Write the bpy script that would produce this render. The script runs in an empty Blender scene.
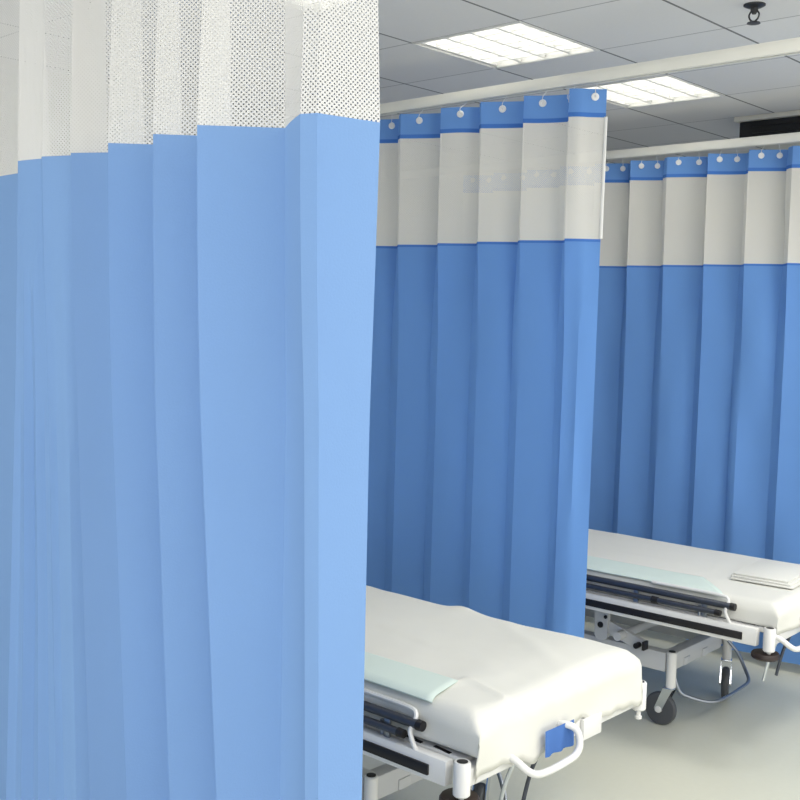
import bpy, bmesh, math, random
from mathutils import Vector, Matrix, noise

random.seed(4)
PI = math.pi
scene = bpy.context.scene
col = scene.collection
CEIL = 2.5417
TILE = 0.5
RAILZ = 2.333
MESHZ = 1.806


# ------------------------------------------------------------------ materials
def lin(c):
    out = []
    for v in c[:3]:
        v = v / 255.0
        out.append(v / 12.92 if v <= 0.04045 else ((v + 0.055) / 1.055) ** 2.4)
    return (*out, 1.0)


class NT:
    def __init__(self, name):
        self.m = bpy.data.materials.new(name)
        self.m.use_nodes = True
        self.t = self.m.node_tree
        self.t.nodes.clear()
        self.out = self.n('ShaderNodeOutputMaterial')

    def n(self, kind, **kw):
        nd = self.t.nodes.new(kind)
        for k, v in kw.items():
            setattr(nd, k, v)
        return nd

    def l(self, a, b):
        self.t.links.new(a, b)

    def math(self, op, a, b=None, c=None):
        nd = self.n('ShaderNodeMath', operation=op)
        for i, v in enumerate((a, b, c)):
            if v is None:
                continue
            if hasattr(v, 'links'):
                self.l(v, nd.inputs[i])
            else:
                nd.inputs[i].default_value = v
        return nd.outputs[0]

    def mixcol(self, fac, a, b):
        nd = self.n('ShaderNodeMix', data_type='RGBA')
        for s, v in ((nd.inputs[0], fac), (nd.inputs[6], a), (nd.inputs[7], b)):
            if hasattr(v, 'links'):
                self.l(v, s)
            else:
                s.default_value = v
        return nd.outputs[2]


def simple(name, c, rough=0.5, metal=0.0, var=0.06, scale=6.0, bump=0.0, bscale=80.0):
    k = NT(name)
    p = k.n('ShaderNodeBsdfPrincipled')
    p.inputs['Roughness'].default_value = rough
    p.inputs['Metallic'].default_value = metal
    tc = k.n('ShaderNodeTexCoord')
    nz = k.n('ShaderNodeTexNoise')
    nz.inputs['Scale'].default_value = scale
    k.l(tc.outputs['Object'], nz.inputs['Vector'])
    c1 = lin(c)
    c0 = tuple(x * (1 - var) for x in c1[:3]) + (1,)
    k.l(k.mixcol(nz.outputs[0], c0, c1), p.inputs['Base Color'])
    if bump:
        n2 = k.n('ShaderNodeTexNoise')
        n2.inputs['Scale'].default_value = bscale
        k.l(tc.outputs['Object'], n2.inputs['Vector'])
        b = k.n('ShaderNodeBump')
        b.inputs['Strength'].default_value = bump
        b.inputs['Distance'].default_value = 0.01
        k.l(n2.outputs[0], b.inputs['Height'])
        k.l(b.outputs[0], p.inputs['Normal'])
    k.l(p.outputs[0], k.out.inputs[0])
    return k.m


def cloth(name, c, trans=0.25, var=0.08, fine=0.05):
    """non-woven drape cloth: diffuse + some light passing through"""
    k = NT(name)
    tc = k.n('ShaderNodeTexCoord')
    uv = tc.outputs['UV']
    n1 = k.n('ShaderNodeTexNoise')
    n1.inputs['Scale'].default_value = 3.0
    n1.inputs['Detail'].default_value = 3.0
    k.l(uv, n1.inputs['Vector'])
    n2 = k.n('ShaderNodeTexNoise')
    n2.inputs['Scale'].default_value = 260.0
    k.l(uv, n2.inputs['Vector'])
    c1 = lin(c)
    c0 = tuple(x * (1 - var) for x in c1[:3]) + (1,)
    base = k.mixcol(n1.outputs[0], c0, c1)
    dark = tuple(x * (1 - 2 * fine) for x in c1[:3]) + (1,)
    base = k.mixcol(k.math('MULTIPLY', n2.outputs[0], 0.5), base, dark)
    d = k.n('ShaderNodeBsdfDiffuse')
    t = k.n('ShaderNodeBsdfTranslucent')
    mx = k.n('ShaderNodeMixShader')
    mx.inputs[0].default_value = trans
    k.l(base, d.inputs[0])
    k.l(base, t.inputs[0])
    b = k.n('ShaderNodeBump')
    b.inputs['Strength'].default_value = 0.15
    b.inputs['Distance'].default_value = 0.002
    k.l(n2.outputs[0], b.inputs['Height'])
    k.l(b.outputs[0], d.inputs['Normal'])
    k.l(d.outputs[0], mx.inputs[1])
    k.l(t.outputs[0], mx.inputs[2])
    k.l(mx.outputs[0], k.out.inputs[0])
    return k.m


def net(name, c, thr, pu=0.0033, pv=0.0033):
    """knitted net: staggered round holes cut in white yarn, laid out in the cloth's own UV metres"""
    k = NT(name)
    tc = k.n('ShaderNodeTexCoord')
    sp = k.n('ShaderNodeSeparateXYZ')
    k.l(tc.outputs['UV'], sp.inputs[0])
    a = k.math('COSINE', k.math('MULTIPLY', sp.outputs[0], PI / pu))
    b = k.math('COSINE', k.math('MULTIPLY', sp.outputs[1], PI / pv))
    f = k.math('MULTIPLY', a, b)
    hole = k.math('GREATER_THAN', f, thr)
    d = k.n('ShaderNodeBsdfDiffuse')
    d.inputs[0].default_value = lin(c)
    t = k.n('ShaderNodeBsdfTranslucent')
    t.inputs[0].default_value = lin(c)
    m1 = k.n('ShaderNodeMixShader')
    m1.inputs[0].default_value = 0.3
    k.l(d.outputs[0], m1.inputs[1])
    k.l(t.outputs[0], m1.inputs[2])
    tr = k.n('ShaderNodeBsdfTransparent')
    m2 = k.n('ShaderNodeMixShader')
    k.l(hole, m2.inputs[0])
    k.l(m1.outputs[0], m2.inputs[1])
    k.l(tr.outputs[0], m2.inputs[2])
    k.l(m2.outputs[0], k.out.inputs[0])
    return k.m


def emit(name, c, s):
    k = NT(name)
    e = k.n('ShaderNodeEmission')
    e.inputs[0].default_value = lin(c)
    e.inputs[1].default_value = s
    k.l(e.outputs[0], k.out.inputs[0])
    return k.m


def ceiling_mat():
    k = NT('ceiling_tiles')
    g = k.n('ShaderNodeNewGeometry')
    sp = k.n('ShaderNodeSeparateXYZ')
    k.l(g.outputs['Position'], sp.inputs[0])

    def line(s, w):
        fr = k.math('FRACT', k.math('ADD', k.math('DIVIDE', s, TILE), 100.5))
        return k.math('LESS_THAN', k.math('ABSOLUTE', k.math('SUBTRACT', fr, 0.5)), w / TILE / 2)
    lx = line(sp.outputs[0], 0.010)
    ly = line(sp.outputs[1], 0.007)
    fx = k.math('FLOOR', k.math('DIVIDE', sp.outputs[0], TILE))
    fy = k.math('FLOOR', k.math('DIVIDE', sp.outputs[1], TILE))
    cb = k.n('ShaderNodeCombineXYZ')
    k.l(fx, cb.inputs[0])
    k.l(fy, cb.inputs[1])
    wn = k.n('ShaderNodeTexWhiteNoise')
    k.l(cb.outputs[0], wn.inputs['Vector'])
    nz = k.n('ShaderNodeTexNoise')
    nz.inputs['Scale'].default_value = 160
    k.l(g.outputs['Position'], nz.inputs['Vector'])
    base = k.mixcol(wn.outputs['Value'], lin((229, 228, 228)), lin((235, 234, 234)))
    base = k.mixcol(k.math('MULTIPLY', nz.outputs[0], 0.2), base, lin((200, 202, 206)))
    c = k.mixcol(k.math('MULTIPLY', ly, 0.75), base, lin((150, 150, 152)))
    c = k.mixcol(k.math('MULTIPLY', lx, 0.9), c, lin((105, 106, 108)))
    p = k.n('ShaderNodeBsdfPrincipled')
    p.inputs['Roughness'].default_value = 0.9
    k.l(c, p.inputs['Base Color'])
    k.l(p.outputs[0], k.out.inputs[0])
    return k.m


def floor_mat():
    k = NT('vinyl_floor')
    g = k.n('ShaderNodeNewGeometry')
    n1 = k.n('ShaderNodeTexNoise')
    n1.inputs['Scale'].default_value = 1.3
    k.l(g.outputs['Position'], n1.inputs['Vector'])
    n2 = k.n('ShaderNodeTexNoise')
    n2.inputs['Scale'].default_value = 45
    k.l(g.outputs['Position'], n2.inputs['Vector'])
    c = k.mixcol(n1.outputs[0], lin((203, 205, 190)), lin((214, 214, 200)))
    c = k.mixcol(k.math('MULTIPLY', n2.outputs[0], 0.25), c, lin((190, 192, 178)))
    p = k.n('ShaderNodeBsdfPrincipled')
    p.inputs['Roughness'].default_value = 0.38
    k.l(c, p.inputs['Base Color'])
    k.l(p.outputs[0], k.out.inputs[0])
    return k.m


M = dict(
    blue=cloth('blue_drape', (120, 168, 234), 0.28),
    blue_lit=cloth('lit_blue_drape', (131, 167, 216), 0.25),  # same blue cloth, paled to paint in overexposed light and haze
    blue_dark=cloth('blue_hem', (84, 134, 214), 0.12),
    net=net('white_net', (222, 222, 221), 0.40, 0.0040, 0.0036),
    netfine=net('fine_white_net', (240, 238, 231), 0.62),
    binding=cloth('white_binding', (245, 245, 243), 0.2),
    sheet=cloth('white_sheet', (227, 227, 220), 0.1, 0.03, 0.02),
    mint=cloth('mint_sheet', (217, 231, 225), 0.15, 0.04, 0.02),
    blue_pad=cloth('blue_pad', (84, 122, 188), 0.1),
    rail=simple('rail_enamel', (246, 244, 234), 0.4),
    white=simple('white_enamel', (224, 224, 222), 0.32),
    grey=simple('grey_enamel', (196, 198, 200), 0.42),
    mattress=simple('mattress_vinyl', (120, 124, 130), 0.6),
    black=simple('black_rubber', (22, 20, 22), 0.45),
    disc=simple('brown_black_rubber', (44, 32, 28), 0.5),
    wheel=simple('wheel_rubber', (74, 77, 82), 0.5),
    steel=simple('brushed_steel', (150, 156, 165), 0.28, 0.85),
    chrome=simple('chrome', (215, 220, 226), 0.12, 1.0),
    navy=simple('dark_steel', (84, 88, 98), 0.3, 0.7),
    grommet=simple('grommet_plastic', (240, 240, 240), 0.3),
    louvre=simple('louvre_metal', (226, 226, 224), 0.35),
    wall=simple('wall_paint', (222, 222, 216), 0.8),
    ac=simple('ac_casing', (226, 224, 212), 0.5),
    dark=simple('dark_vent', (26, 27, 30), 0.6),
    tube=emit('lamp_tube', (255, 252, 240), 14.0),
    glow=emit('glowing_reflector', (255, 253, 242), 3.0),
    brass=simple('sprinkler_metal', (70, 70, 72), 0.4, 0.6),
    ceiling=ceiling_mat(),
    floor=floor_mat(),
)


# ------------------------------------------------------------------ mesh helpers
class MB:
    def __init__(self):
        self.bm = bmesh.new()
        self.uv = None

    def box(self, c, s, bevel=0.0, rot=None):
        g = bmesh.ops.create_cube(self.bm, size=1.0)
        vs = g['verts']
        for v in vs:
            v.co = Vector((v.co.x * s[0], v.co.y * s[1], v.co.z * s[2]))
        if bevel:
            es = list({e for v in vs for e in v.link_edges})
            r = bmesh.ops.bevel(self.bm, geom=es, offset=bevel, segments=2, affect='EDGES', profile=0.5)
            vs = list({v for v in r['verts']} | {v for v in vs if v.is_valid})
        for v in vs:
            p = v.co
            if rot:
                p = rot @ p
            v.co = p + Vector(c)
        return self

    def cyl(self, a, b, r, r2=None, seg=20):
        a, b = Vector(a), Vector(b)
        r2 = r if r2 is None else r2
        d = (b - a)
        q = Vector((0, 0, 1)).rotation_difference(d.normalized()).to_matrix().to_4x4()
        m = Matrix.Translation((a + b) / 2) @ q
        bmesh.ops.create_cone(self.bm, cap_ends=True, cap_tris=False, segments=seg, radius1=r, radius2=r2, depth=d.length, matrix=m)
        return self

    def lathe(self, prof, c, axis=(0, 0, 1), seg=24):
        """prof: (r, h) pairs along axis"""
        q = Vector((0, 0, 1)).rotation_difference(Vector(axis)).to_matrix()
        rings = []
        for r, h in prof:
            rings.append([self.bm.verts.new(q @ Vector((r * math.cos(2 * PI * i / seg), r * math.sin(2 * PI * i / seg), h)) + Vector(c)) for i in range(seg)])
        for k in range(len(rings) - 1):
            for i in range(seg):
                j = (i + 1) % seg
                self.bm.faces.new((rings[k][i], rings[k][j], rings[k + 1][j], rings[k + 1][i]))
        self.bm.faces.new(rings[0][::-1])
        self.bm.faces.new(rings[-1])
        return self

    def tube(self, pts, r, seg=10, smooth=4):
        P = [Vector(p) for p in pts]
        if smooth and len(P) > 2:
            Q = []
            n = len(P)
            for i in range(n - 1):
                p0, p1, p2, p3 = P[max(i - 1, 0)], P[i], P[i + 1], P[min(i + 2, n - 1)]
                for k in range(smooth):
                    t = k / smooth
                    Q.append(0.5 * ((2 * p1) + (p2 - p0) * t + (2 * p0 - 5 * p1 + 4 * p2 - p3) * t * t + (3 * p1 - p0 - 3 * p2 + p3) * t ** 3))
            Q.append(P[-1])
            P = Q
        up = Vector((0.13, 0.21, 0.97))
        rings = []
        for i, p in enumerate(P):
            d = (P[min(i + 1, len(P) - 1)] - P[max(i - 1, 0)]).normalized()
            x = d.cross(up)
            if x.length < 0.05:
                x = d.cross(Vector((1, 0, 0)))
            x.normalize()
            y = x.cross(d).normalized()
            up = y
            rings.append([self.bm.verts.new(p + r * (math.cos(2 * PI * k / seg) * x + math.sin(2 * PI * k / seg) * y)) for k in range(seg)])
        for k in range(len(rings) - 1):
            for i in range(seg):
                j = (i + 1) % seg
                self.bm.faces.new((rings[k][i], rings[k][j], rings[k + 1][j], rings[k + 1][i]))
        self.bm.faces.new(rings[0][::-1])
        self.bm.faces.new(rings[-1])
        return self

    def prism(self, poly, axis, a, b):
        """extrude a 2D polygon; axis 'x' -> poly in (y,z), 'y' -> (x,z)"""
        def P(u, v, w):
            return (w, u, v) if axis == 'x' else ((u, w, v) if axis == 'y' else (u, v, w))
        A = [self.bm.verts.new(P(u, v, a)) for u, v in poly]
        B = [self.bm.verts.new(P(u, v, b)) for u, v in poly]
        n = len(poly)
        for i in range(n):
            j = (i + 1) % n
            self.bm.faces.new((A[i], A[j], B[j], B[i]))
        self.bm.faces.new(A[::-1])
        self.bm.faces.new(B)
        return self

    def grid(self, rows, uvs=None):
        uvl = self.bm.loops.layers.uv.verify()
        V = [[self.bm.verts.new(p) for p in r] for r in rows]
        for i in range(len(V) - 1):
            for j in range(len(V[0]) - 1):
                f = self.bm.faces.new((V[i][j], V[i][j + 1], V[i + 1][j + 1], V[i + 1][j]))
                if uvs:
                    for lp, (a, b) in zip(f.loops, ((i, j), (i, j + 1), (i + 1, j + 1), (i + 1, j))):
                        lp[uvl].uv = uvs[a][b]
        return self

    def build(self, name, mat, parent=None, angle=40, normals=True):
        if normals:
            bmesh.ops.recalc_face_normals(self.bm, faces=self.bm.faces[:])
        me = bpy.data.meshes.new(name)
        self.bm.to_mesh(me)
        self.bm.free()
        me.materials.append(mat)
        for p in me.polygons:
            p.use_smooth = True
        me.set_sharp_from_angle(angle=math.radians(angle))
        o = bpy.data.objects.new(name, me)
        col.objects.link(o)
        if parent:
            o.parent = parent
        return o


def tag(o, label=None, cat=None, group=None, kind=None):
    for k, v in (('label', label), ('category', cat), ('group', group), ('kind', kind)):
        if v:
            o[k] = v
    return o


def empty(name, loc, label, cat, group=None):
    o = bpy.data.objects.new(name, None)
    o.empty_display_size = 0.1
    o.location = loc
    col.objects.link(o)
    return tag(o, label, cat, group)


def copy_tree(o, parent=None):
    c = o.copy()
    col.objects.link(c)
    if parent:
        c.parent = parent
    for ch in list(o.children):
        copy_tree(ch, c)
    return c


# ------------------------------------------------------------------ room shell
X0, X1, Y0, Y1 = -1.6, 6.0, -6.0, 3.3
lights = [(0, -2), (0, 0), (0, 2)]            # tile cells holding a lamp fitting

b = MB()
b.box(((X0 + X1) / 2, (Y0 + Y1) / 2, -0.05), (X1 - X0, Y1 - Y0, 0.1))
tag(b.build('floor', M['floor']), kind='structure')

b = MB()
xs = [X0] + [i * TILE for i in range(-3, 12)] + [X1]
ys = [Y0] + [i * TILE for i in range(-11, 7)] + [Y1]
vv = {}
for i in range(len(xs) - 1):
    for j in range(len(ys) - 1):
        if (round(xs[i] / TILE, 3), round(ys[j] / TILE, 3)) in [(float(a), float(c)) for a, c in lights]:
            continue
        q = []
        for (p, r) in ((i, j), (i + 1, j), (i + 1, j + 1), (i, j + 1)):
            if (p, r) not in vv:
                vv[(p, r)] = b.bm.verts.new((xs[p], ys[r], CEIL))
            q.append(vv[(p, r)])
        b.bm.faces.new(q[::-1])
tag(b.build('ceiling', M['ceiling'], normals=False), kind='structure')

b = MB()
b.box((X0 - 0.05, (Y0 + Y1) / 2, CEIL / 2), (0.1, Y1 - Y0, CEIL))
tag(b.build('wall_left', M['wall']), kind='structure')
b = MB()
b.box(((X0 + X1) / 2, Y1 + 0.05, CEIL / 2), (X1 - X0 + 0.2, 0.1, CEIL))
tag(b.build('wall_back', M['wall']), kind='structure')


# ------------------------------------------------------------------ ceiling lights
def ceiling_light(cx, cy, label):
    t = empty('ceiling_light', (cx, cy, CEIL), label, 'ceiling light', 'recessed louvred ceiling lights')
    h = TILE / 2
    b = MB()                                  # housing: open box above the ceiling
    b.box((0, 0, 0.115), (TILE, TILE, 0.006))
    for s in (-1, 1):
        b.box((s * (h - 0.003), 0, 0.058), (0.006, TILE, 0.116))
        b.box((0, s * (h - 0.003), 0.058), (TILE - 0.012, 0.006, 0.116))
    b.build('housing', M['louvre'], t)
    b = MB()                                  # flat white reflector with its own emission, painting in the tubes' overexposed light
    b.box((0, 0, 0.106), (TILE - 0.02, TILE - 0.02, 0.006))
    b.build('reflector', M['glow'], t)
    b = MB()
    for s in (-1, 1):
        b.box((s * (h - 0.005), 0, 0.0), (0.010, TILE, 0.010), 0.002)
        b.box((0, s * (h - 0.005), 0.0), (TILE - 0.020, 0.010, 0.010), 0.002)
    b.build('frame', M['louvre'], t)
    xsT = [-0.17, -0.057, 0.057, 0.17]
    for x in xsT:
        b = MB()
        b.cyl((x, -0.225, 0.075), (x, 0.225, 0.075), 0.013, seg=12)
        b.build('lamp_tube', M['tube'], t)
    b = MB()                                  # parabolic louvre: V blades along, thin blades across
    for x in (-0.234, -0.117, 0.0, 0.117, 0.234):
        b.prism([(x - 0.004, 0.004), (x + 0.004, 0.004), (x + 0.016, 0.052), (x - 0.016, 0.052)], 'y', -0.240, 0.240)
    for k in range(7):
        y = -0.2 + k * 0.4 / 6
        b.prism([(y - 0.0025, 0.008), (y + 0.0025, 0.008), (y + 0.006, 0.046), (y - 0.006, 0.046)], 'x', -0.240, 0.240)
    b.build('louvre', M['louvre'], t)
    return t


ceiling_light(0.25, 0.25, 'recessed louvred ceiling light in front of the middle curtain rail, seen whole')
ceiling_light(0.25, 1.25, 'recessed louvred ceiling light between the middle and far curtain rails')
ceiling_light(0.25, -0.75, 'bright louvred ceiling light seen through the net of the nearest curtain')

# sprinkler
t = empty('fire_sprinkler', (1.200, 0.300, CEIL), 'small dark fire sprinkler head hanging from the ceiling tiles', 'sprinkler')
b = MB()
b.lathe([(0.034, 0.0), (0.034, -0.004), (0.022, -0.010), (0.012, -0.012)], (0, 0, 0))
b.build('escutcheon', M['brass'], t)
b = MB()
b.lathe([(0.012, -0.01), (0.012, -0.022), (0.008, -0.026), (0.006, -0.03)], (0, 0, 0))
for s in (-1, 1):
    b.tube([(s * 0.010, 0, -0.02), (s * 0.017, 0, -0.032), (s * 0.012, 0, -0.046), (0, 0, -0.054)], 0.0028)
b.build('sprinkler_body', M['brass'], t)
b = MB()
b.lathe([(0.004, -0.05), (0.02, -0.056), (0.021, -0.059), (0.005, -0.06)], (0, 0, 0))
b.build('deflector', M['brass'], t)

# air conditioner hung under the ceiling beyond the far curtain
t = empty('air_conditioner', (1.02, 2.27, CEIL), 'cream ceiling air conditioner with dark slot above the far curtain rail', 'air conditioner')
b = MB()
b.box((0, 0, -0.012), (1.44, 0.56, 0.024), 0.004)
b.build('casing_top', M['ac'], t)
b = MB()
b.box((0, 0.0, -0.062), (1.40, 0.52, 0.076), 0.006)
b.build('air_outlet', M['dark'], t)
b = MB()
for k in range(2):
    b.box((0.02, -0.264, -0.052 - 0.03 * k), (1.3, 0.012, 0.004), 0.001)
b.build('slat', M['dark'], t)
b = MB()
b.box((0, 0.0, -0.106), (1.42, 0.54, 0.012), 0.004)
b.build('casing_bottom', M['ac'], t)


# ------------------------------------------------------------------ curtain rails
def rail(y, label, x1=2.3):
    t = empty('curtain_rail', (0, y, RAILZ), label, 'curtain rail')
    b = MB()
    # C-section track, open below
    b.box(((X0 + x1) / 2, 0, 0.036), (x1 - X0, 0.034, 0.008), 0.002)
    for s in (-1, 1):
        b.box(((X0 + x1) / 2, s * 0.0145, 0.018), (x1 - X0, 0.005, 0.036), 0.0015)
        b.box(((X0 + x1) / 2, s * 0.010, 0.002), (x1 - X0, 0.008, 0.004))
    b.build('track', M['rail'], t)
    b = MB()
    b.box((x1 + 0.002, 0, 0.019), (0.012, 0.04, 0.044), 0.003)
    b.build('end_cap', M['rail'], t)
    b = MB()
    b.cyl((x1 - 0.1, 0, 0.036), (x1 - 0.1, 0, CEIL - RAILZ - 0.006), 0.006)
    b.lathe([(0.02, CEIL - RAILZ - 0.008), (0.02, CEIL - RAILZ - 0.001)], (x1 - 0.1, 0, 0))
    b.build('hanger_rod', M['rail'], t)
    return t


YA, YB, YC = -1.95, 0.15, 1.65
rail(YA, 'white ceiling track carrying the nearest blue curtain')
rail(YB, 'white curtain rail running over the middle blue curtain')
rail(YC, 'white curtain rail running over the farthest blue curtain')


# ------------------------------------------------------------------ curtains
def curtain(label, top, offs, hem, y_rail, netmat, hooks, headz=(2.218, 2.310), mid=(1.38, 0.70), ripple=0.004, seed=0.0, end_binding=True, blue='blue', relax=0.0, fine=()):
    """top: plan polyline at the net's lower edge; offs: sideways spread of each fold at two lower heights"""
    t = empty('privacy_curtain', (0, 0, 0), label, 'curtain', None)
    rd = Vector((0.730, 0.683, 0))
    # rounded creases and resampling
    idx = []                                  # (segment, t)
    for i in range(len(top) - 1):
        d = (Vector(top[i + 1]) - Vector(top[i])).length
        n = max(4, int(d / 0.012))
        for k in range(n):
            idx.append((i, k / n))
    idx.append((len(top) - 2, 1.0))

    def off(i, z):
        a, bb = offs[i]
        za, zb = mid
        if z >= MESHZ:
            return 0.0
        if z >= za:
            s = (MESHZ - z) / (MESHZ - za)
            return a * s * (0.5 + 0.5 * s)
        s = (za - z) / (za - zb)
        return a + (bb - a) * s

    def plan(z):
        P = []
        for i, p in enumerate(top):
            q = Vector((p[0], p[1], z)) + rd * off(i, z)
            if z > MESHZ:                     # pleats tighten a little towards the rail
                s = min(1.0, (z - MESHZ) / (RAILZ - MESHZ))
                q.y += (y_rail - q.y) * (-0.12 if relax else 0.35) * s
            elif relax and i < len(top) - 2:                       # pleats flatten out below the net
                q.y += (y_rail - 0.02 - q.y) * relax * min(1.0, (MESHZ - z) / 0.35)
            P.append(q)
        out = []
        for (i, tt) in idx:
            a, c = P[i], P[i + 1]
            q = a.lerp(c, tt)
            d = (c - a)
            nrm = Vector((-d.y, d.x, 0))
            if nrm.length > 0:
                nrm.normalize()
            w = math.sin(PI * tt)
            q += nrm * ripple * w * (noise.noise((i * 3.7 + seed, z * 1.6, seed)) * 1.6)
            if i in fine and z < MESHZ:       # narrow secondary pleats that open towards the floor
                q += nrm * 0.006 * math.sin(tt * 5 * PI) * min(1.0, (MESHZ - z) / 0.6)
            out.append(q)
        return out
    base = plan(MESHZ)
    us = [0.0]
    for i in range(1, len(base)):
        us.append(us[-1] + (base[i] - base[i - 1]).length)

    def sheet(name, z0, z1, mat, n, bump=0.0):
        rows, uvs = [], []
        for k in range(n + 1):
            z = z0 + (z1 - z0) * k / n
            r = plan(z)
            if bump:
                r2 = []
                for a in range(len(r)):
                    d = r[min(a + 1, len(r) - 1)] - r[max(a - 1, 0)]
                    nm = Vector((d.y, -d.x, 0))
                    nm.normalize()
                    r2.append(r[a] + nm * bump)
                r = r2
            rows.append(r)
            uvs.append([(u, z) for u in us])
        b = MB()
        b.grid(rows, uvs)
        return b.build(name, mat, t, angle=28, normals=False)
    sheet('blue_panel', hem, MESHZ, M[blue], 26)
    sheet('net_panel', MESHZ, headz[0], netmat, 6)
    sheet('header_band', headz[0], headz[1], M[blue], 2)
    if end_binding:
        sheet('seam', MESHZ - 0.007, MESHZ + 0.002, M['blue_dark'], 1, 0.0015)
    sheet('seam', headz[0] - 0.002, headz[0] + 0.013, M['blue_dark'], 1, 0.0015)
    if end_binding:
        b = MB()
        a, c = plan(MESHZ)[-1], plan(headz[0])[-1]
        b.tube([a + Vector((0, 0, 0.004)), a.lerp(c, .5), c], 0.0065, 8, 0)
        b.build('edge_binding', M['binding'], t)
    # eyelets and hooks: part way along each facing panel
    zt = headz[1] - 0.026
    for (i, tt) in hooks:
        near = min(range(len(idx)), key=lambda q: abs(idx[q][0] + idx[q][1] - i - tt))
        row = plan(zt)
        p = row[near]
        d = row[min(near + 1, len(row) - 1)] - row[max(near - 1, 0)]
        nm = Vector((d.y, -d.x, 0)).normalized()
        b = MB()
        b.lathe([(0.006, -0.003), (0.0125, -0.003), (0.0135, 0.002), (0.011, 0.005), (0.0045, 0.005), (0.004, 0.001)], p, nm, 14)
        e = b.build('eyelet', M['grommet'], t)
        b = MB()
        top_p = Vector((p.x, y_rail, RAILZ + 0.012))
        b.tube([p - nm * 0.008 + Vector((0, 0, -0.003)), p + nm * 0.009 + Vector((0, 0, 0.001)), p + nm * 0.004 + Vector((0, 0, 0.022)), top_p - Vector((0, 0, 0.016)), top_p], 0.0011, 6, 3)
        b.box(top_p + Vector((0, 0, 0.004)), (0.014, 0.012, 0.008), 0.001)
        b.build('hook', M['grommet'], t)
    return t


# nearest curtain: pleats lie like overlapping boards
A = [(-0.62, -1.93), (-0.42, -1.86), (-0.36, -1.98), (-0.16, -1.90), (-0.08, -1.99), (0.10, -1.90), (0.18, -1.98), (0.34, -1.90), (0.42, -1.86),
     (0.750, -1.872), (0.788, -1.963), (0.864, -1.953), (0.889, -1.967), (1.030, -1.914), (0.981, -1.960), (1.113, -1.889),
     (1.147, -1.985), (1.236, -1.896), (1.295, -1.994), (1.384, -1.905), (1.426, -2.003), (1.521, -1.908),
     (1.628, -1.972), (1.654, -1.963), (1.676, -1.858)]
OA = [(0, 0)] * 8 + [(0, 0), (-.004, -.018), (-.004, -.018), (.0136, .030), (.0136, .030), (.0132, .039), (.0132, .039), (.0093, .0405),
                     (.0093, .0405), (.0081, .0403), (.0081, .0403), (.0105, .0486), (.0105, .0486), (.0099, .0132),
                     (.0148, .0308), (.012, .026), (-.0043, -.0006)]
curtain('nearest blue privacy curtain with wide white net top and overlapping pleats', A, OA, 0.10, YA, M['net'],
        [(0, .5), (2, .5), (4, .5), (6, .5), (8, .5), (10, .5), (12, .5), (14, .5), (16, .5), (18, .5), (20, .5), (22, .5)], ripple=0.003, seed=1.0, end_binding=False, blue='blue_lit', fine=(10, 12))

# middle curtain
B = [(-0.98, 0.10), (-0.84, 0.165), (-0.76, 0.10), (-0.62, 0.165), (-0.54, 0.10), (-0.40, 0.165), (-0.33, 0.10), (-0.201, 0.165),
     (-0.130, 0.096), (0.011, 0.165), (0.076, 0.096), (0.210, 0.165), (0.271, 0.096), (0.406, 0.165), (0.462, 0.096), (0.602, 0.160), (0.656, 0.092), (0.705, 0.125), (0.752, 0.165)]
curtain('middle blue privacy curtain with net band, hanging behind the first bed', B, [(0, 0)] * len(B), 0.14, YB, M['netfine'],
        [(0, .5), (2, .5), (4, .5), (6, .75), (8, .45), (10, .5), (12, .5), (14, .45), (15, .6), (17, .35)], ripple=0.012, seed=7.0, relax=0.5)

# farthest curtain
Cc = []
fold = [-1.07, -0.86, -0.64, -0.43, -0.22, -0.022, 0.174, 0.382, 0.579, 0.779, 0.99, 1.19, 1.40, 1.61, 1.82, 2.02]
for k, x in enumerate(fold[:-1]):
    Cc.append((x, 1.600))
    Cc.append((fold[k + 1] - 0.052 + 0.006 * math.sin(k * 2.3), 1.678))
curtain('farthest blue privacy curtain with net band, hanging behind the second bed', Cc, [(0, 0)] * len(Cc), 0.045, YC, M['netfine'],
        [(i, .3) for i in range(0, 29, 2)] + [(i, .8) for i in range(0, 28, 2)], ripple=0.016, seed=13.0, relax=0.5)


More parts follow.
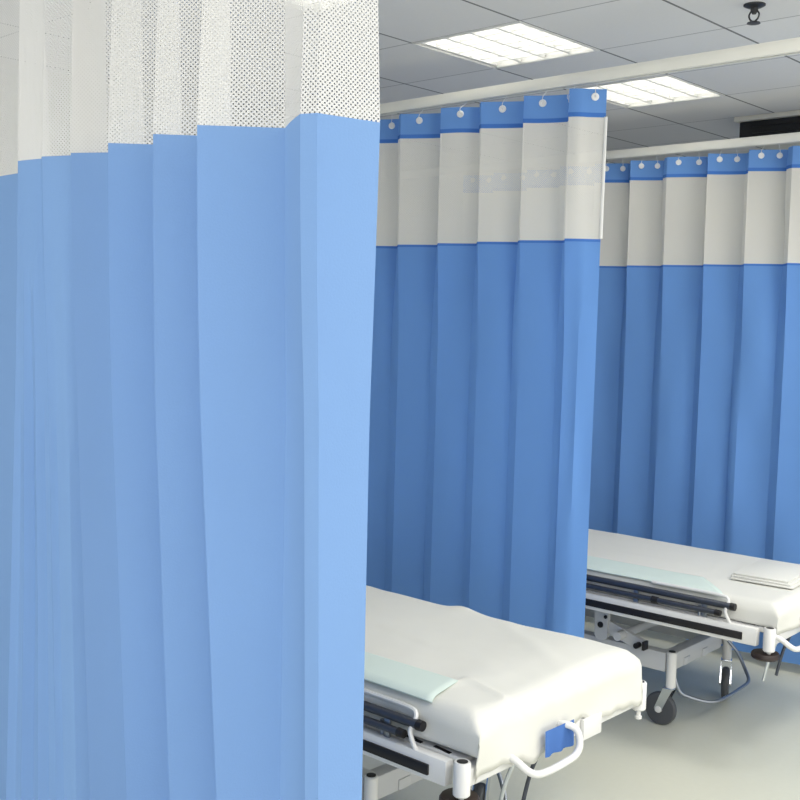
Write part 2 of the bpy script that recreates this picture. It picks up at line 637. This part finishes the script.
# ------------------------------------------------------------------ beds
def make_bed(loc, label):
    t = empty('hospital_bed', loc, label, 'hospital bed', 'wheeled hospital beds')
    W = 0.405
    # upper frame
    for s in (-1, 1):
        b = MB()
        b.box((0, s * (W - 0.006), 0.462), (1.84, 0.03, 0.062), 0.005)
        r = b.build('side_rail', M['white'], t)
        b = MB()
        b.box((-0.03, s * (W + 0.012), 0.459), (1.80, 0.008, 0.026), 0.002)
        b.build('bumper_strip', M['black'], r)
    for s in (-1, 1):
        b = MB()
        b.box((s * 0.955, 0, 0.462), (0.034, 2 * W - 0.03, 0.046), 0.006)
        b.build('end_bar', M['white'], t)
    for sx in (-1, 1):
        for sy in (-1, 1):
            b = MB()
            b.lathe([(0.017, 0.422), (0.0205, 0.426), (0.0205, 0.500), (0.018, 0.504), (0.0135, 0.504)], (sx * 0.962, sy * W, 0))
            p = b.build('corner_post', M['white'], t)
            b = MB()
            b.lathe([(0.0135, 0.5), (0.0135, 0.5045), (0.011, 0.5055)], (sx * 0.962, sy * W, 0))
            b.build('post_cap', M['black'], p)
            b = MB()
            b.lathe([(0.007, 0.422), (0.007, 0.405), (0.010, 0.403), (0.010, 0.396), (0.004, 0.393)], (sx * 0.962, sy * W, 0))
            b.build('post_pin', M['white'], p)
        b = MB()
        b.lathe([(0.02, 0.416), (0.044, 0.413), (0.048, 0.407), (0.048, 0.397), (0.043, 0.392), (0.02, 0.391)], (sx * 0.945, -W + 0.015, 0))
        b.build('bumper_wheel', M['disc'], t)
    b = MB()
    b.box((0, 0, 0.484), (1.88, 2 * W - 0.06, 0.02), 0.004)
    for x in (-0.7, -0.3, 0.1, 0.5, 0.8):
        b.box((x, 0, 0.462), (0.04, 2 * W - 0.06, 0.03), 0.003)
    b.build('mattress_deck', M['white'], t)
    for sy in (-1, 1):
        for x in (0.70, 0.78, 0.87):
            b = MB()
            b.box((x, sy * 0.366, 0.4945), (0.055, 0.010, 0.003), 0.001, Matrix.Rotation(sy * 0.12, 3, 'Z'))
            b.build('deck_slot', M['black'], t)
    b = MB()
    b.box((0.0, 0, 0.541), (1.90, 0.69, 0.094), 0.035)
    b.build('mattress', M['mattress'], t)
    # folded side guards
    for s in (-1, 1):
        y = s * (W - 0.01)
        g = MB()
        g.tube([(-0.62, y, 0.548), (0.815, y, 0.548)], 0.012, 12, 0)
        g.tube([(-0.58, y + s * 0.014, 0.520), (0.765, y + s * 0.014, 0.520)], 0.010, 12, 0)
        g = g.build('side_guard', M['navy'], t)
        b = MB()
        for x in (-0.55, -0.2, 0.15, 0.45, 0.72):
            b.box((x, y + s * 0.004, 0.517), (0.02, 0.008, 0.06), 0.002)
        b.tube([(0.70, y, 0.49), (0.70, y, 0.53)], 0.006, 8, 0)
        b.build('guard_upright', M['steel'], g)
        for (xa, xb, dy, z, ra) in ((0.815, 0.832, 0, 0.548, 0.0135), (0.765, 0.785, s * 0.014, 0.520, 0.0115), (0.52, 0.545, s * 0.014, 0.520, 0.013)):
            b = MB()
            b.cyl((xa, y + dy, z), (xb, y + dy, z), ra, ra * 0.93)
            b.build('guard_cap', M['black'], g)
        if s > 0:
            continue
        b = MB()
        b.tube([(0.50, y - s * 0.02, 0.575), (0.66, y - s * 0.018, 0.577), (0.775, y - s * 0.014, 0.577), (0.80, y - s * 0.01, 0.568), (0.803, y, 0.55), (0.80, y + s * 0.01, 0.53), (0.815, y + s * 0.012, 0.50), (0.83, y + s * 0.008, 0.478)], 0.006, 8)
        b.build('guard_lever', M['white'], g)
    # lower base
    for s in (-1, 1):
        b = MB()
        b.box((0, s * 0.235, 0.246), (1.02, 0.05, 0.074), 0.004)
        b.build('base_beam', M['grey'], t)
        b = MB()
        b.box((s * 0.495, 0, 0.238), (0.05, 0.44, 0.066), 0.004)
        for yy in (-0.10, 0.06):
            b.box((s * 0.5215, yy, 0.222), (0.004, 0.05, 0.03), 0.001)
        b.build('base_crossbar', M['grey'], t)
    for x in (-0.34, 0.34):
        b = MB()
        b.cyl((x, -0.33, 0.325), (x, 0.33, 0.325), 0.017)
        b.build('torsion_tube', M['grey'], t)
    b = MB()
    b.box((0, 0, 0.435), (0.9, 0.4, 0.014), 0.003)
    b.build('under_tray', M['grey'], t)
    for s in (-1, 1):
        y = s * 0.285
        for x in (0.245, -0.45):
            b = MB()
            b.prism([(x - 0.03, 0.44), (x + 0.035, 0.44), (x + 0.03, 0.30), (x + 0.015, 0.285), (x - 0.012, 0.285), (x - 0.025, 0.30)], 'y', y - 0.008, y + 0.008)
            br = b.build('lift_bracket', M['grey'], t)
            b = MB()
            b.cyl((x, y - 0.012, 0.345), (x, y + 0.012, 0.345), 0.012)
            b.cyl((x + 0.022, y + s * 0.001 - 0.012, 0.38), (x + 0.022, y + 0.012, 0.38), 0.007)
            b.build('bolt', M['black'], br)
        b = MB()
        ya, yb = y - s * 0.012 - 0.010, y - s * 0.012 + 0.010
        b.prism([(0.255, 0.365), (0.275, 0.365), (0.425, 0.318), (0.44, 0.300), (0.425, 0.280), (0.40, 0.278), (0.235, 0.325), (0.23, 0.35)], 'y', ya, yb)
        a = b.build('lift_arm', M['grey'], t)
        b = MB()
        b.cyl((0.41, y - 0.026, 0.299), (0.41, y + 0.018, 0.299), 0.011)
        b.box((0.437, y - 0.002, 0.302), (0.010, 0.036, 0.034), 0.002)
        b.build('bolt', M['black'], a)
    # castors
    for sx in (-1, 1):
        for sy in (-1, 1):
            b = MB()
            b.lathe([(0.012, 0.150), (0.019, 0.155), (0.019, 0.288), (0.016, 0.291), (0.006, 0.291)], (0, 0, 0))
            c = b.build('castor', M['white'], t)
            c.location = (sx * 0.532, sy * 0.25, 0)
            if sx * sy > 0:
                c.rotation_euler = (0, 0, math.radians(112))
            b = MB()
            b.lathe([(0.013, 0.290), (0.013, 0.2935), (0.01, 0.2945)], (0, 0, 0))
            b.build('castor_cap', M['black'], c)
            x2 = -0.036
            b = MB()
            for k in (-1, 1):
                b.prism([(-0.022, 0.148), (0.016, 0.148), (x2 + 0.014, 0.064), (x2 + 0.008, 0.052), (x2 - 0.012, 0.052), (x2 - 0.018, 0.066)], 'y', k * 0.020 - 0.002, k * 0.020 + 0.002)
            b.box((-0.003, 0, 0.150), (0.04, 0.044, 0.008), 0.002)
            b.build('castor_fork', M['chrome'], c)
            b = MB()
            prof = [(0.018, -0.014), (0.050, -0.015), (0.059, -0.013), (0.0635, -0.006), (0.064, 0.0), (0.0635, 0.006), (0.059, 0.013), (0.050, 0.015), (0.018, 0.014)]
            b.lathe(prof, (x2, 0, 0.064), (0, 1, 0), 32)
            b.build('castor_wheel', M['wheel'], c)
            b = MB()
            b.lathe([(0.006, -0.026), (0.012, -0.025), (0.013, -0.022), (0.013, 0.022), (0.012, 0.025), (0.006, 0.026)], (x2, 0, 0.064), (0, 1, 0), 16)
            b.build('castor_hub', M['white'], c)
    # brake pedal loop at the foot end
    b = MB()
    b.tube([(0.54, -0.235, 0.185), (0.555, -0.225, 0.14), (0.575, -0.20, 0.118), (0.63, -0.14, 0.095), (0.655, -0.06, 0.090), (0.655, 0.12, 0.092), (0.65, 0.20, 0.10), (0.62, 0.235, 0.13), (0.58, 0.245, 0.19), (0.54, 0.235, 0.235)], 0.007, 8)
    b.build('brake_pedal', M['steel'], t)
    # crank rods hanging under the foot end
    for (x, y, mk) in ((0.86, -0.045, 'chrome'), (0.87, 0.055, 'navy')):
        b = MB()
        b.tube([(x, y, 0.45), (x, y, 0.39), (x - 0.03, y - 0.005, 0.30), (x - 0.05, y - 0.01, 0.20)], 0.006, 8)
        b.cyl((x, y, 0.425), (x, y, 0.452), 0.013)
        b.build('crank_rod', M[mk], t)
    b = MB()
    b.box((0.978, 0.125, 0.452), (0.012, 0.09, 0.056), 0.003)
    b.build('end_plate', M['white'], t)
    b = MB()
    b.tube([(0.955, -0.245, 0.478), (0.995, -0.243, 0.470), (1.028, -0.225, 0.444), (1.034, -0.175, 0.430), (1.036, -0.07, 0.432), (1.034, -0.028, 0.440), (1.030, -0.012, 0.462), (1.018, -0.014, 0.492), (0.99, -0.03, 0.502), (0.955, -0.035, 0.486)], 0.0095, 10)
    b.build('push_handle', M['white'], t)
    return t


BED1 = (0.30, -0.715, 0.0)
BED2 = (0.288, 0.925, 0.0)
bed1 = make_bed(BED1, 'wheeled hospital bed between the nearest and middle blue curtains')
bed2 = copy_tree(bed1)
bed2.location = BED2
bed2['label'] = 'wheeled hospital bed in front of the farthest blue curtain, castors in view'
for ch in bed2.children:
    if ch.name.startswith('mattress') and 'deck' not in ch.name:
        ch.location.z = -0.022
    if ch.name.startswith('push_handle'):
        ch.location.y = -0.150


# ------------------------------------------------------------------ bed linen
def edge(a, half, r):
    """unfolded distance -> (position, drop) over a rounded edge"""
    s = 1 if a >= 0 else -1
    a = abs(a)
    flat = half - r
    if a <= flat:
        return s * a, 0.0
    arc = r * PI / 2
    if a <= flat + arc:
        th = (a - flat) / r
        return s * (flat + r * math.sin(th)), r * (1 - math.cos(th))
    return s * half, r + (a - flat - arc)


def linen(name, loc, label, top, hx, hy, hangs, amp, seed, ragged=0.0, peaks=(), r=0.045, creases=()):
    """white sheet over the mattress, hanging a little at both sides and at the foot"""
    b = MB()
    NA, NB = 90, 170
    la = hy - r + r * PI / 2
    lb = hx - r + r * PI / 2
    rows, uvs = [], []
    near, far, foot, head = hangs
    for j in range(NB + 1):
        fb = j / NB
        row, ur = [], []
        for i in range(NA + 1):
            fa = i / NA
            a = -la - near + (2 * la + near + far) * fa
            bx = -lb - head + (2 * lb + head) * fb
            ft = foot * (1 + ragged * (noise.noise((fa * 4.5 + seed, 2.2, 0)) * 1.0 + noise.noise((fa * 16, seed, 1.0)) * 0.35))
            if fb > 0.9:
                bx = -lb - head + (2 * lb + head) * 0.9 + (ft + (2 * lb + head) * 0.1) * (fb - 0.9) / 0.1
            y, dy = edge(a, hy, r)
            x, dx = edge(bx, hx, r)
            drop = max(dy, dx) if min(dy, dx) > 0 else dy + dx
            z = top - drop
            n = noise.noise((x * 2.2 + seed, y * 3.0, 0.3)) * 1.0 + noise.noise((x * 6 + seed, y * 8, 1.3)) * 0.45 + noise.noise((x * 15, y * 19 + seed, 2.1)) * 0.2
            if drop < r:
                z += amp * n
            k = min(1.0, max(dx, dy) / r)
            if dx > r * 0.6:
                x += 0.006 + 0.010 * k * noise.noise((y * 7, z * 9 + seed, 4.0)) + 0.012 * max(0, dx - r)
            if dy > r * 0.6:
                y += (1 if y > 0 else -1) * 0.006 * k * (noise.noise((x * 9, z * 9 + seed, 6.0)) + 0.3)
            for (px, py, sx, sy, ph) in peaks:
                e = ((x - px) / sx) ** 2 + ((y - py) / sy) ** 2
                if e < 9:
                    z += ph * math.exp(-e)
            for (ax, ay, cx, cy, wd, ph) in creases:
                ux, uy = cx - ax, cy - ay
                tt = max(0.0, min(1.0, ((x - ax) * ux + (y - ay) * uy) / (ux * ux + uy * uy)))
                e = math.hypot(x - ax - tt * ux, y - ay - tt * uy) / wd
                if e < 3 and drop < r * 1.5:
                    z += ph * math.exp(-e * e) * (0.4 + 0.6 * math.sin(PI * (0.15 + 0.7 * tt)))
            row.append(Vector((x, y, z)))
            ur.append((a, bx))
        rows.append(row)
        uvs.append(ur)
    b.grid(rows, uvs)
    o = b.build(name, M['sheet'], None, angle=75, normals=False)
    o.location = loc
    md = o.modifiers.new('Solidify', 'SOLIDIFY')
    md.thickness = 0.002
    md.offset = 1.0
    return tag(o, label, 'bed sheet')


s1 = linen('bed_sheet', BED1, 'white sheet covering the mattress of the first bed, hanging at its foot', 0.604, 0.975, 0.375,
           (0.050, 0.040, 0.098, 0.0), 0.006, 3.0, ragged=0.5,
           peaks=((0.36, 0.345, 0.05, 0.03, 0.012), (0.82, 0.2, 0.16, 0.2, 0.012), (0.80, -0.15, 0.07, 0.16, 0.006)),
           creases=((0.76, -0.335, 0.807, -0.19, 0.012, 0.008), (0.807, -0.19, 0.955, -0.225, 0.012, 0.008), (0.955, -0.225, 0.97, -0.32, 0.014, 0.008),
                    (0.55, 0.30, 0.93, 0.05, 0.03, 0.005), (0.2, 0.05, 0.75, -0.05, 0.03, 0.004)))
s2 = linen('bed_sheet', BED2, 'white sheet covering the mattress of the second bed before the farthest curtain', 0.578, 0.975, 0.375,
           (0.035, 0.030, 0.06, 0.0), 0.003, 9.0, ragged=0.3)


def overlay(name, loc, label, top, x0, x1, y0, y1, hy, drop, mat, seed, cat, skew=0.0, r=0.045):
    """a thin cloth laid across the sheet, its near side lying down over the edge"""
    b = MB()
    rows, uvs = [], []
    NX, NY = 50, 40
    for j in range(NX + 1):
        row, ur = [], []
        for i in range(NY + 1):
            a = y0 - drop + (y1 - y0 + drop) * i / NY
            f = (a - y0) / (y1 - y0)
            x = x0 + (x1 + skew * f - x0) * j / NX
            y, d = edge(a, hy, r)
            z = top - d + 0.0025 * noise.noise((x * 5 + seed, y * 6, 0.7))
            row.append(Vector((x, y, z)))
            ur.append((a, x))
        rows.append(row)
        uvs.append(ur)
    b.grid(rows, uvs)
    o = b.build(name, mat, None, angle=75, normals=False)
    o.location = loc
    md = o.modifiers.new('Solidify', 'SOLIDIFY')
    md.thickness = 0.002
    md.offset = 1.0
    return tag(o, label, cat)


overlay('draw_sheet', BED1, 'pale mint draw sheet laid across the near side of the first bed', 0.613, -0.35, 0.83, -0.352, -0.225, 0.3845, 0.02, M['mint'], 5.0, 'draw sheet', skew=-0.03)
overlay('draw_sheet', BED2, 'pale mint draw sheet laid across the second bed', 0.585, -0.45, 0.76, -0.352, -0.20, 0.3845, 0.02, M['mint'], 8.0, 'draw sheet', skew=-0.14)

# folded sheet on the second bed
t = MB()
for k in range(3):
    t.box((0.0 - 0.006 * k, 0.004 * k, 0.004 + 0.0075 * k), (0.23 - 0.012 * k, 0.36 - 0.015 * k, 0.0072), 0.0032)
o = t.build('folded_sheet', M['sheet'], None)
o.location = (BED2[0] + 0.80, BED2[1] + 0.05, 0.581)
o.rotation_euler = (0, 0, math.radians(4))
tag(o, 'folded white sheet lying on the foot end of the second bed', 'folded sheet')

# blue cloth hanging behind the push handle of the first bed
b = MB()
rows, uvs = [], []
for j in range(9):
    row, ur = [], []
    for i in range(13):
        y = -0.835 + 0.125 * i / 12
        z = 0.508 - 0.066 * j / 8
        row.append(Vector((1.300 + 0.004 * math.sin(i * 1.3) * j / 8 + 0.002 * j / 8, y, z)))
        ur.append((y, z))
    rows.append(row)
    uvs.append(ur)
b.grid(rows, uvs)
o = b.build('blue_cloth', M['blue_pad'], None, 75, normals=False)
tag(o, 'small blue cloth hanging behind the white push handle of the first bed', 'cloth')

# the beds stand slightly askew
def askew(centre, deg, dy):
    for o in list(col.objects):
        if o.parent is None and o.get('category') in ('hospital bed', 'bed sheet', 'draw sheet', 'folded sheet'):
            d = o.location - Vector(centre)
            if abs(d.y) < 0.5:
                q = Matrix.Rotation(math.radians(deg), 3, 'Z')
                p = q @ d
                o.location = Vector(centre) + Vector((p.x, p.y + dy, p.z))
                o.rotation_euler.z += math.radians(deg)


askew(BED1, 1.2, -0.020)
askew(BED2, 2.4, -0.045)

# ------------------------------------------------------------------ lights
def area(name, loc, size, power, color=(1, 0.98, 0.95), rot=(0, 0, 0)):
    d = bpy.data.lights.new(name, 'AREA')
    d.shape = 'RECTANGLE'
    d.size, d.size_y = size
    d.energy = power
    d.color = color
    o = bpy.data.objects.new(name, d)
    o.location = loc
    o.rotation_euler = rot
    col.objects.link(o)
    return o


area('aisle_lamp', (3.2, -3.9, 2.53), (1.4, 1.4), 50)
area('aisle_lamp', (3.4, -1.4, 2.53), (1.0, 1.0), 40)
area('aisle_lamp', (3.4, 1.0, 2.53), (1.0, 1.0), 42)
area('bay_fill', (1.4, -3.2, 2.53), (0.6, 0.6), 9)
area('bay_fill', (2.1, -0.75, 2.53), (0.5, 0.5), 9)  # this and the next: added out of view to brighten the rear curtains
area('bay_fill', (2.0, 0.9, 2.53), (0.5, 0.5), 16)

w = bpy.data.worlds.new('World')
scene.world = w
w.use_nodes = True
bg = w.node_tree.nodes['Background']
bg.inputs[0].default_value = (1.0, 0.99, 0.975, 1)
bg.inputs[1].default_value = 1.6

# ------------------------------------------------------------------ camera
yaw, pitch, roll, fpx = -0.7523, -0.0745, 0.0281, 1087.2
F = Vector((math.sin(yaw) * math.cos(pitch), math.cos(yaw) * math.cos(pitch), math.sin(pitch)))
R = Vector((math.cos(yaw), -math.sin(yaw), 0))
U = R.cross(F)
R2 = R * math.cos(roll) + U * math.sin(roll)
U2 = -R * math.sin(roll) + U * math.cos(roll)
cd = bpy.data.cameras.new('camera')
cd.sensor_width = 36
cd.lens = 36 * fpx / 800
cd.clip_start = 0.05
cam = bpy.data.objects.new('camera', cd)
m = Matrix((R2, U2, -F)).transposed().to_4x4()
m.translation = Vector((2.8163, -3.0169, 1.5189))
cam.matrix_world = m
col.objects.link(cam)
scene.camera = cam

scene.view_settings.view_transform = 'Standard'
scene.view_settings.look = 'None'
scene.view_settings.exposure = 0.0
